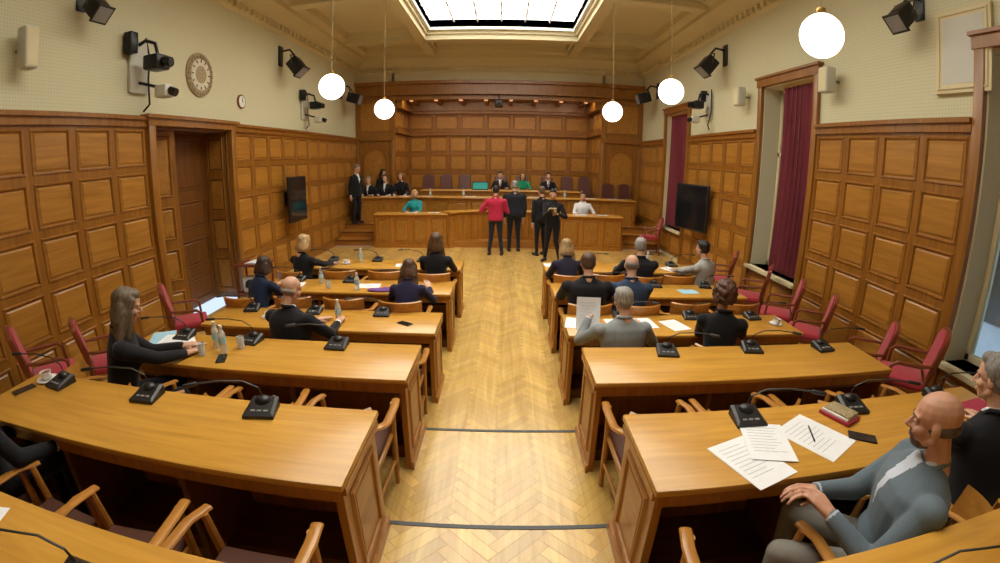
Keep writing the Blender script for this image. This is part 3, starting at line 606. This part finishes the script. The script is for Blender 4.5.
def head_mesh(fem=False):
    mb=MB()
    mb.ell((0,-.012,.03),(.077,.095,.086)); mb.ell((0,.018,-.03),(.060 if not fem else .056,.068,.074)); mb.ell((0,.05,-.088),(.028,.028,.024)); mb.ell((0,.03,-.07),(.048,.05,.04))
    mb.caps((0,.083,.008),(0,.104,-.024),.008,.012); mb.ell((0,.094,-.03),(.017,.012,.009))
    for s in (-1,1):
        mb.ell((s*.077,-.008,-.012),(.011,.019,.031)); mb.ell((s*.036,.05,-.028),(.028,.03,.026)); mb.caps((s*.012,.079,.021),(s*.046,.067,.021),.010,.009)
        mb.caps((s*.05,-.0,-.06),(s*.02,.05,-.09),.018,.018)
    mb.ell((0,.079,-.06),(.026,.012,.016))
    mb.caps((0,-.025,-.06),(0,-.045,-.2),.05 if not fem else .043,.056 if not fem else .05,seg=16)
    me=remesh(mb,.005,3,'head'); ex=MB()
    for s in (-1,1):
        ex.ell((s*.031,.0695,.001),(.0125,.0115,.0075),1,nu=14,nv=8); ex.ell((s*.031,.0795,.001),(.0055,.0025,.0055),2,nu=10,nv=6)
        ex.ell((s*.031,.0705,.0075),(.0155,.0115,.0045),0,nu=14,nv=6); ex.ell((s*.031,.0695,-.0075),(.0145,.0105,.004),0,nu=14,nv=6)
        ex.caps((s*.015,.0875,.024),(s*.047,.0745,.0245),.0034,.0022,4,8,3)
    ex.ell((0,.0885,-.0555),(.021,.0055,.0035),3,nu=12,nv=6); ex.ell((0,.0878,-.062),(.018,.006,.0045),3,nu=12,nv=6)
    return join_extra(me,ex,[PH,EYE,IRIS,LIP,BROW])
HEAD={False:head_mesh(False),True:head_mesh(True)}
def hair_mesh(st):
    mb=MB(); rnd=random.Random(3)
    if st=='bald': 
        mb.ell((0,-.03,-.012),(.0805,.0815,.040)); vox=.006
    elif st=='thin':
        mb.ell((0,-.032,.0),(.083,.084,.062)); vox=.007
    elif st=='beard':
        mb.ell((0,.036,-.083),(.0495,.05,.032)); mb.caps((-.022,.088,-.046),(.022,.088,-.046),.0045,.0045); vox=.005
        for s in (-1,1): mb.caps((s*.022,.088,-.046),(s*.03,.072,-.075),.005,.007)
    else:
        mb.ell((0,-.027,.042),(.086,.097,.087)); mb.ell((0,-.045,.0),(.080,.072,.08)); vox=.008
        if st=='short': mb.ell((0,.03,.095),(.055,.045,.03))
        for s in (-1,1): mb.caps((s*.074,.0,.05),(s*.078,-.015,0.0),.014,.012)
        if st in ('bob','long'):
            mb.ell((0,.02,.085),(.062,.06,.04))
            for s in (-1,1): mb.caps((s*.07,.02,.05),(s*.082,.0,-.08),.024,.028); mb.caps((s*.06,-.05,.0),(s*.075,-.05,-.1),.04,.04)
            mb.ell((0,-.06,-.05),(.085,.055,.1))
        if st=='long':
            for k in range(9):
                a=-1+2*k/8; mb.caps((a*.075,-.06+.03*abs(a),-.04),(a*.115,-.075+.05*abs(a),-.22-.03*rnd.random()),.036,.024)
            for s in (-1,1): mb.caps((s*.082,.02,-.03),(s*.095,.03,-.2),.026,.02)
        if st=='curly':
            mb.ell((0,-.04,.0),(.1,.085,.11))
            for k in range(150):
                th=rnd.uniform(0,6.28); ph=rnd.uniform(0,2.4); d=V((math.sin(ph)*math.cos(th),math.sin(ph)*math.sin(th),math.cos(ph)))
                if d.y>.35 and d.z<.6: continue
                c=V((d.x*.1,-.03+d.y*.1,.0+d.z*.115)); mb.ell(c,(.022,.022,.022),nu=8,nv=6)
    return remesh(mb,vox,2 if st=='curly' else 3,'hair_'+st)
HAIR={k:hair_mesh(k) for k in ('bald','thin','short','bob','long','curly','beard')}
def hand_mesh(curl):
    mb=MB(); kn=[(-.033,.082),(-.011,.088),(.011,.085),(.031,.077)]; ln=[.95,1.06,1.,.8]
    for (x,y) in kn: mb.caps((x*.55,.005,0),(x,y,0),.0165,.0125,seg=10,nh=3)
    for (x,y),l in zip(kn,ln):
        p=V((x,y,0)); a=curl*.5
        for sl,r0,r1 in ((.042,.0098,.0088),(.026,.0088,.008),(.021,.008,.0068)):
            q=p+V((x*.05,math.cos(a),-math.sin(a)))*sl*l; mb.caps(p,q,r0,r1,seg=10,nh=3); p=q; a+=curl
    p=V((-.018,.02,-.006))
    for d,sl,r0,r1 in ((V((-.62,.75,-.25)),.040,.0155,.0115),(V((-.35,.88,-.28)),.028,.0112,.0098),(V((-.1,.95,-.3)),.023,.0098,.0078)):
        q=p+d.normalized()*sl; mb.caps(p,q,r0,r1,seg=10,nh=3); p=q
    mb.caps((0,-.045,0),(0,.01,0),.024,.023,seg=12)
    return remesh(mb,.0042,2,'hand')
HAND={'relax':hand_mesh(.42),'flat':hand_mesh(.14),'grip':hand_mesh(.95)}
for me in list(HAIR.values())+list(HAND.values()): me.materials.append(PH)
def setm(o,i,m): o.material_slots[i].link='OBJECT'; o.material_slots[i].material=m
def segd(P,a,b,ra,rb):
    a=np.array(a);b=np.array(b);d=b-a;t=np.clip(((P-a)@d)/(d@d+1e-9),0,1); q=a+t[:,None]*d; return np.linalg.norm(P-q,axis=1)-(ra+(rb-ra)*t)
SK=(.58,.33,.22)
def person(name,x,y,z,yaw=0,pose='sit',lean=.12,twist=0,hands=None,head=(0.1,0),hair='short',hc=(.03,.018,.01),top=(.012,.012,.016),bottom=None,skin=SK,shirt=None,tie=None,
           s=1.,fem=False,vox=.016,bulk=1.,legs=None,grip=('flat','flat'),lean_roll=0.,beard=None,worldhands=True):
    root=obj(name,None,(x,y,z),(0,0,yaw),scale=(s,s,s)); root.empty_display_size=.1
    inv=(Matrix.Translation((x,y,z))@Matrix.Rotation(yaw,4,'Z')@Matrix.Scale(s,4)).inverted()
    bottom=bottom or top; sw=(.96 if fem else 1.05)*bulk
    ph=.56 if pose=='sit' else .94
    M_=Matrix.Translation((0,0,ph))@Matrix.Rotation(twist,4,'Z')@Matrix.Rotation(lean_roll,4,'Y')@Matrix.Rotation(-lean,4,'X')
    mb=MB()
    rg=[(-.11,.13,.10,0),(-.05,.165,.125,0),(.03,.17,.13,0),(.13,.15 if fem else .16,.118,.004),(.24,.152 if fem else .172,.122,.008),(.34,.172 if fem else .188,.128,.008),(.41,.168 if fem else .185,.112,.0),(.46,.135,.09,-.008),(.495,.082,.072,-.014),(.52,.06,.06,-.014)]
    rings=[]
    for h,rx,ry,yo in rg:
        rx*=sw; ry*=sw if h<.45 else 1
        ring=[]
        for k in range(20):
            a=2*math.pi*k/20; ca,sa=math.cos(a),math.sin(a); e=.85
            ring.append(M_@V((rx*abs(ca)**e*(1 if ca>0 else -1),yo+ry*abs(sa)**e*(1 if sa>0 else -1),h)))
        rings.append(ring)
    mb.loft(rings)
    if fem:
        for sx in (-1,1): mb.ell(M_@V((sx*.07,.09,.31)),(.06,.055,.06))
    elif bulk>1.04: mb.ell(M_@V((0,.06,.1)),(.14*bulk,.11*bulk,.15))
    arms=[];hd=[]
    for i,sx in enumerate((1,-1)):
        S=M_@V((sx*.178*sw,-.005,.405))
        if hands is None or hands[i] is None:
            Tt=V((sx*.24,.02,ph-.17)) if pose!='sit' else V((sx*.13,.36,ph+.12))
        else: Tt=inv@V(hands[i]) if worldhands else V(hands[i])
        l1,l2=.285,.25; d=Tt-S; L=d.length
        if L>l1+l2-.005: Tt=S+d.normalized()*(l1+l2-.005); d=Tt-S; L=d.length
        hint=V((sx*.55,-.35,-.75)); dn=d.normalized(); hp=(hint-dn*hint.dot(dn)).normalized()
        a=(l1*l1-l2*l2+L*L)/(2*L); hh=math.sqrt(max(0,l1*l1-a*a)); E=S+dn*a+hp*hh
        mb.ell(S,(.068*bulk,.066*bulk,.066)); mb.caps(S,E,.060*bulk,.049*bulk); fd=(Tt-E).normalized(); W_=Tt-fd*.02; mb.caps(E,W_,.049*bulk,.037)
        arms+= [(S,E,.060*bulk,.049),(E,W_,.049,.037)]; hd.append((Tt,fd,sx))
    lg=[]
    for i,sx in enumerate((1,-1)):
        H=V((sx*.09,.01,ph-.03))
        if legs: K,A=V(legs[i][0]),V(legs[i][1])
        elif pose=='sit': K=V((sx*.13,.43,.53)); A=V((sx*.13,.40,.1))
        else: K=V((sx*.10,.03,.5)); A=V((sx*.115,-.01,.1))
        mb.caps(H,K,.09*min(bulk,1.1),.062); mb.caps(K,A,.060,.045)
        lg+=[(H,K,.09,.062),(K,A,.06,.045)]
    me=remesh(mb,vox,5,'body')
    n=len(me.polygons); C=np.zeros(n*3); me.polygons.foreach_get('center',C); C=C.reshape(n,3)
    dl=np.min([segd(C,*q) for q in lg],axis=0); da=np.min([segd(C,*q) for q in arms],axis=0)
    Mi=np.array(M_.inverted()); lc=C@Mi[:3,:3].T+Mi[:3,3]
    if pose=='sit': isleg=(dl<da)&((lc[:,2]<-.04)|(lc[:,1]>.15))&(lc[:,2]<.12)
    else: isleg=(lc[:,2]<-.07)&(dl<da+.0)
    idx=isleg.astype(np.int32)
    if shirt and not fem:
        isv=(lc[:,1]>.03)&(lc[:,2]>.27)&(np.abs(lc[:,0])<.004+.042*(lc[:,2]-.27)/.24)&(da>.015); idx[isv]=2
    me.materials.append(cloth(top)); me.materials.append(cloth(bottom)); me.materials.append(cloth(shirt or top)); me.polygons.foreach_set('material_index',idx)
    obj('body',me,parent=root)
    ex=MB()
    for i in range(2):
        K,A=lg[i*2+1][0],lg[i*2+1][1]
        ex.caps((A.x,A.y-.03,.042),(A.x,A.y+.04,.045),.042,.045,0); ex.caps((A.x,A.y+.02,.038),(A.x+(.01 if A.x>0 else -.01),A.y+.16,.03),.04,.03,0)
        ex.box(A.x-.035,A.x+.035,A.y-.06,A.y+.15,0,.018,0)
    cc=[]
    for k in range(17):
        a=math.pi*2*k/16-math.pi/2; cc.append(M_@V((.067*math.cos(a),-.014+.067*math.sin(a)-.004,.505+(.018 if math.sin(a)<0 else -.025*math.sin(a)))))
    ex.tube(cc,.014,1,8)
    if shirt:
        ex.tube([M_@V((.058*math.cos(math.pi*2*k/16),-.016+.058*math.sin(math.pi*2*k/16),.525-(.03*max(0,math.sin(math.pi*2*k/16))))) for k in range(17)],.012,2,8)
        if tie: ex.tube([M_@V((0,.055,.485)),M_@V((0,.095,.44)),M_@V((0,.128,.36)),M_@V((0,.135,.26))],[.014,.012,.018,.02],3)
        for Tt,fd,sx in hd: ex.cyl(Tt-fd*.03,Tt-fd*.002,.034,2,12)
    exo=ex.mesh('clothes_detail',[BLACK,cloth(top),cloth(shirt or (.7,.7,.7)),cloth(tie or (.05,.05,.1))]); obj('collar_and_shoes',exo,parent=root)
    hp=M_@V((0,.018,.668)); HM=Matrix.Translation(hp)@Matrix.Rotation(twist+head[1],4,'Z')@Matrix.Rotation(-head[0],4,'X')
    ho=obj('head',HEAD[fem],parent=root); ho.matrix_local=HM; setm(ho,0,skinm(skin))
    if hair: h=obj('hair',HAIR[hair],parent=root); h.matrix_local=HM; setm(h,0,hairm(hc))
    if beard: h=obj('beard',HAIR['beard'],parent=root); h.matrix_local=HM; setm(h,0,hairm(beard))
    for i,(Tt,fd,sx) in enumerate(hd):
        up=V((0,0,1)) if abs(fd.z)<.75 else V((sx,-.1,0))
        if hands is not None and fd.z<-.2 and abs(fd.z)<.75: fd=V((fd.x,fd.y,fd.z*.4)).normalized()
        zz=(up-fd*up.dot(fd)).normalized(); xx=fd.cross(zz)
        HM=Matrix(((xx.x*sx,fd.x,zz.x,Tt.x),(xx.y*sx,fd.y,zz.y,Tt.y),(xx.z*sx,fd.z,zz.z,Tt.z),(0,0,0,1)))
        o=obj('hand',HAND[grip[i] if hands is not None else 'relax'],parent=root); o.matrix_local=HM; setm(o,0,skinm(skin))
    return root
BK=(.010,.010,.013); BR=(.05,.025,.012); DK=(.015,.01,.008); GRH=(.20,.18,.16)
def onz(x,y,z): return (x,y,z+.032)
person('man_in_grey_suit',1.60,1.02,2*T,RAD(54),lean=.04,twist=.05,hands=((1.27,1.25,1.13),(1.25,1.10,1.13)),head=(.15,-.28),hair='bald',hc=(.10,.06,.045),top=(.125,.165,.20),bottom=(.27,.255,.23),shirt=(.55,.6,.7),vox=.009,bulk=1.10,grip=('relax','relax'),skin=(.56,.29,.19),beard=(.11,.065,.045),s=.98,
       legs=(((.16,.44,.55),(.18,.42,.1)),((-.17,.47,.57),(-.2,.46,.1))))
person('man_in_dark_suit',2.28,1.10,2*T,RAD(-12),lean=.28,hands=(onz(2.75,1.52,zA),onz(2.45,1.56,zA)),hair='short',hc=GRH,top=BK,shirt=(.7,.7,.72),vox=.012,grip=('relax','relax'),head=(.2,.5))
person('man_in_dark_suit',-2.66,1.12,2*T,RAD(-15),lean=.05,hands=((-2.35,1.42,2*T+.66),(-2.75,1.45,2*T+.66)),hair='short',hc=DK,top=BK,shirt=(.7,.72,.78),vox=.012,grip=('relax','relax'))
person('woman_in_black_jacket',-2.78,2.36,T,RAD(-48),lean=.25,hands=(onz(-2.42,2.78,zB),onz(-2.55,2.92,zB)),hair='long',hc=(.13,.095,.06),top=BK,fem=True,vox=.012,head=(.35,.1),s=1.05)
person('bald_man_in_black_suit',-1.94,3.6,0,RAD(-12),lean=.2,hands=(onz(-1.6,4.05,zC),onz(-1.85,4.1,zC)),hair='bald',hc=(.25,.24,.22),top=BK,shirt=(.75,.75,.75),vox=.014,bulk=1.1,s=1.0,head=(.25,-.4))
person('man_in_light_grey_suit',1.06,3.6,0,RAD(6),lean=.18,hands=(onz(1.35,4.05,zC),(.80,3.95,.93)),hair='short',hc=(.30,.29,.27),top=(.25,.27,.28),shirt=(.75,.75,.75),vox=.014,bulk=1.12,s=.96,head=(.25,.15),grip=('flat','grip'))
person('woman_with_curly_hair',1.97,3.62,0,RAD(-28),lean=.12,hands=(onz(2.35,4.02,zC),onz(2.1,4.1,zC)),hair='curly',hc=(.08,.03,.014),top=BK,fem=True,vox=.014,head=(.15,-.4),s=1.02)
person('woman_with_dark_hair',-3.0,4.85,0,RAD(-10),lean=.4,hands=(onz(-2.7,5.35,zC),onz(-2.95,5.38,zC)),hair='bob',hc=(.04,.018,.012),top=(.012,.02,.05),fem=True,head=(.35,0),s=.95)
person('woman_in_navy_jacket',-1.09,4.85,0,0,lean=.42,hands=(onz(-.9,5.35,zC),onz(-1.25,5.38,zC)),hair='long',hc=(.09,.04,.018),top=(.02,.018,.05),fem=True,head=(.45,0),s=.93)
person('woman_with_blonde_hair',-2.92,6.1,0,RAD(-15),lean=.15,hands=(onz(-2.6,6.65,zC),onz(-2.85,6.68,zC)),hair='bob',hc=(.48,.31,.14),top=BK,fem=True,head=(.3,-.2),s=.98)
person('woman_with_brown_hair',-.93,6.1,0,0,lean=.12,hands=(onz(-.75,6.6,zC),onz(-1.1,6.62,zC)),hair='long',hc=(.10,.05,.022),top=BK,fem=True,s=1.0)
person('woman_with_blonde_hair',.91,6.12,0,RAD(5),lean=.35,hands=(onz(1.1,6.6,zC),onz(.75,6.62,zC)),hair='long',hc=(.36,.23,.10),top=(.02,.018,.04),fem=True,s=.96,head=(.35,.1))
person('man_in_black_suit',.95,4.85,0,0,lean=.12,hands=(onz(1.18,5.35,zC),onz(.75,5.35,zC)),hair='short',hc=(.09,.045,.025),top=BK,shirt=(.7,.7,.7),bulk=1.2,s=1.0,head=(.2,0))
person('balding_man_in_blue_suit',1.45,4.85,0,RAD(-5),lean=.15,hands=(onz(1.65,5.35,zC),onz(1.3,5.38,zC)),hair='thin',hc=(.2,.18,.16),top=(.03,.05,.10),shirt=(.6,.65,.75),s=.99,bulk=1.06,head=(.2,0))
person('grey_haired_man_in_suit',1.92,6.1,0,RAD(-5),lean=.12,hands=(onz(2.1,6.6,zC),onz(1.7,6.6,zC)),hair='short',hc=(.3,.29,.28),top=BK,shirt=(.7,.7,.7),s=.99,bulk=1.12)
person('man_in_grey_shirt',2.92,6.05,0,RAD(35),lean=.15,hands=(onz(2.75,6.62,zC),onz(2.6,6.55,zC)),hair='short',hc=DK,top=(.34,.34,.32),bottom=BK,s=.99,bulk=1.05)
person('woman_in_teal_jacket',-2.57,13.0,.17,RAD(205),lean=.1,hands=(onz(-2.75,12.6,.9),onz(-2.4,12.6,.9)),hair='bob',hc=(.5,.3,.14),top=(.02,.28,.30),fem=True,vox=.02)
person('man_in_white_shirt',2.25,13.0,.17,RAD(170),lean=.1,hands=(onz(2.05,12.6,.9),onz(2.5,12.6,.9)),hair='short',hc=BR,top=(.75,.75,.78),bottom=BK,vox=.02)
for i,(x,zf,hr,hc,fm,tp) in enumerate(((-4.25,.5,'short',GRH,False,BK),(-3.7,.6,'short',BR,False,BK),(-3.2,.65,'bob',(.15,.08,.04),True,BK))):
    person('official_in_dark_suit' if not fm else 'woman_in_dark_jacket',x,14.2,zf-.05 if zf>.5 else .5,RAD(175),lean=.1,hands=(onz(x-.15,13.8,1.27),onz(x+.2,13.8,1.27)),hair=hr,hc=hc,top=tp,shirt=(.7,.7,.75),fem=fm,s=1.03,vox=.02)
person('standing_man_in_dark_suit',-4.42,13.35,.5,RAD(-120),'stand',lean=.12,hair='short',hc=GRH,top=BK,shirt=(.7,.7,.7),s=1.02,vox=.02,head=(.3,0))
person('standing_woman_in_black',-3.95,14.45,.5,RAD(-120),'stand',lean=.2,hair='bob',hc=DK,top=BK,fem=True,s=.93,vox=.02,head=(.3,0))
person('chairman_in_dark_suit',-.13,15.1,.65,RAD(180),lean=.12,hands=(onz(-.35,14.7,1.42),onz(.1,14.7,1.42)),hair='short',hc=DK,top=BK,shirt=(.8,.8,.85),tie=(.15,.02,.03),vox=.016)
person('woman_in_green_jacket',.6,15.1,.65,RAD(180),lean=.15,hands=(onz(.4,14.7,1.42),onz(.8,14.7,1.42)),hair='bob',hc=(.16,.07,.03),top=(.01,.25,.14),fem=True,vox=.02)
person('official_in_dark_suit',1.43,15.1,.65,RAD(180),lean=.12,hands=(onz(1.2,14.7,1.42),onz(1.65,14.7,1.42)),hair='short',hc=DK,top=BK,shirt=(.8,.8,.85),tie=(.05,.05,.15),vox=.016)
person('man_in_red_jersey',-.2,11.25,0,RAD(-8),'stand',lean=.03,hands=((-.02,11.5,1.12),(-.42,11.45,1.12)),hair='short',hc=DK,top=(.42,.02,.06),bottom=(.02,.022,.035),vox=.014,bulk=1.12,s=1.0,grip=('relax','relax'),
    legs=(((.11,.04,.5),(.16,.0,.1)),((-.11,.03,.5),(-.15,-.02,.1))))
person('tall_man_in_dark_suit',.27,11.78,0,RAD(8),'stand',lean=.02,hair='short',hc=(.25,.24,.22),top=(.014,.016,.024),shirt=(.7,.7,.7),vox=.014,bulk=1.18,s=1.06)
person('camerawoman_in_black',1.15,10.6,0,RAD(150),'stand',lean=.06,twist=.1,hands=((1.02,10.30,1.24),(1.22,10.27,1.16)),hair='short',hc=DK,top=BK,fem=True,vox=.012,s=.99,bulk=1.1,grip=('grip','grip'),head=(.35,.2),
    legs=(((.11,.04,.5),(.17,.02,.1)),((-.11,.03,.5),(-.18,-.04,.1))))
person('man_in_black_suit',.93,11.3,0,RAD(30),'stand',lean=.02,hair='short',hc=(.12,.07,.04),top=BK,shirt=(.7,.7,.7),vox=.016,s=1.0,bulk=1.08)
mb=MB(); mb.rbox(-.09,.09,-.07,.05,-.05,.06,0,.02); mb.cyl((0,-.07,0),(0,-.19,0),.045,1,18); mb.cyl((0,-.19,0),(0,-.2,0),.04,2,18); mb.rbox(-.03,.03,-.03,.03,.06,.10,1,.008); mb.caps((.1,0,.0),(.1,0,.08),.015,.015,1)
mo('photo_camera',mb,[GOLD,BLACK,SCREEN],loc=(1.10,10.22,1.25),rot=(0,0,-.4))
mb=MB(); n=8; vs=[];fs=[]
for j in range(n+1):
    for i in range(2): vs.append((-.11+.22*i,.03*math.sin(j/n*2.),-.15+.3*j/n))
for j in range(n): fs.append((2*j,2*j+1,2*j+3,2*j+2))
mb.add(vs,fs,0)
for k in range(8): mb.box(-.08,random.uniform(0,.08),-.004+.03*math.sin((k+.6)/10*2),-.003+.03*math.sin((k+.6)/10*2),-.1+k*.028,-.097+k*.028,1)
mo('held_paper_document',mb,[PAPER,TEXT],loc=(.79,3.93,.97),rot=(RAD(-12),0,-.1))
# ------------------------------------------------------------------ light
w=bpy.data.worlds.new('world'); SC.world=w; w.use_nodes=True; bg=w.node_tree.nodes['Background']; bg.inputs[0].default_value=(.62,.75,.95,1); bg.inputs[1].default_value=1.2
SC.view_settings.view_transform='Standard'; SC.view_settings.look='None'; SC.view_settings.exposure=0
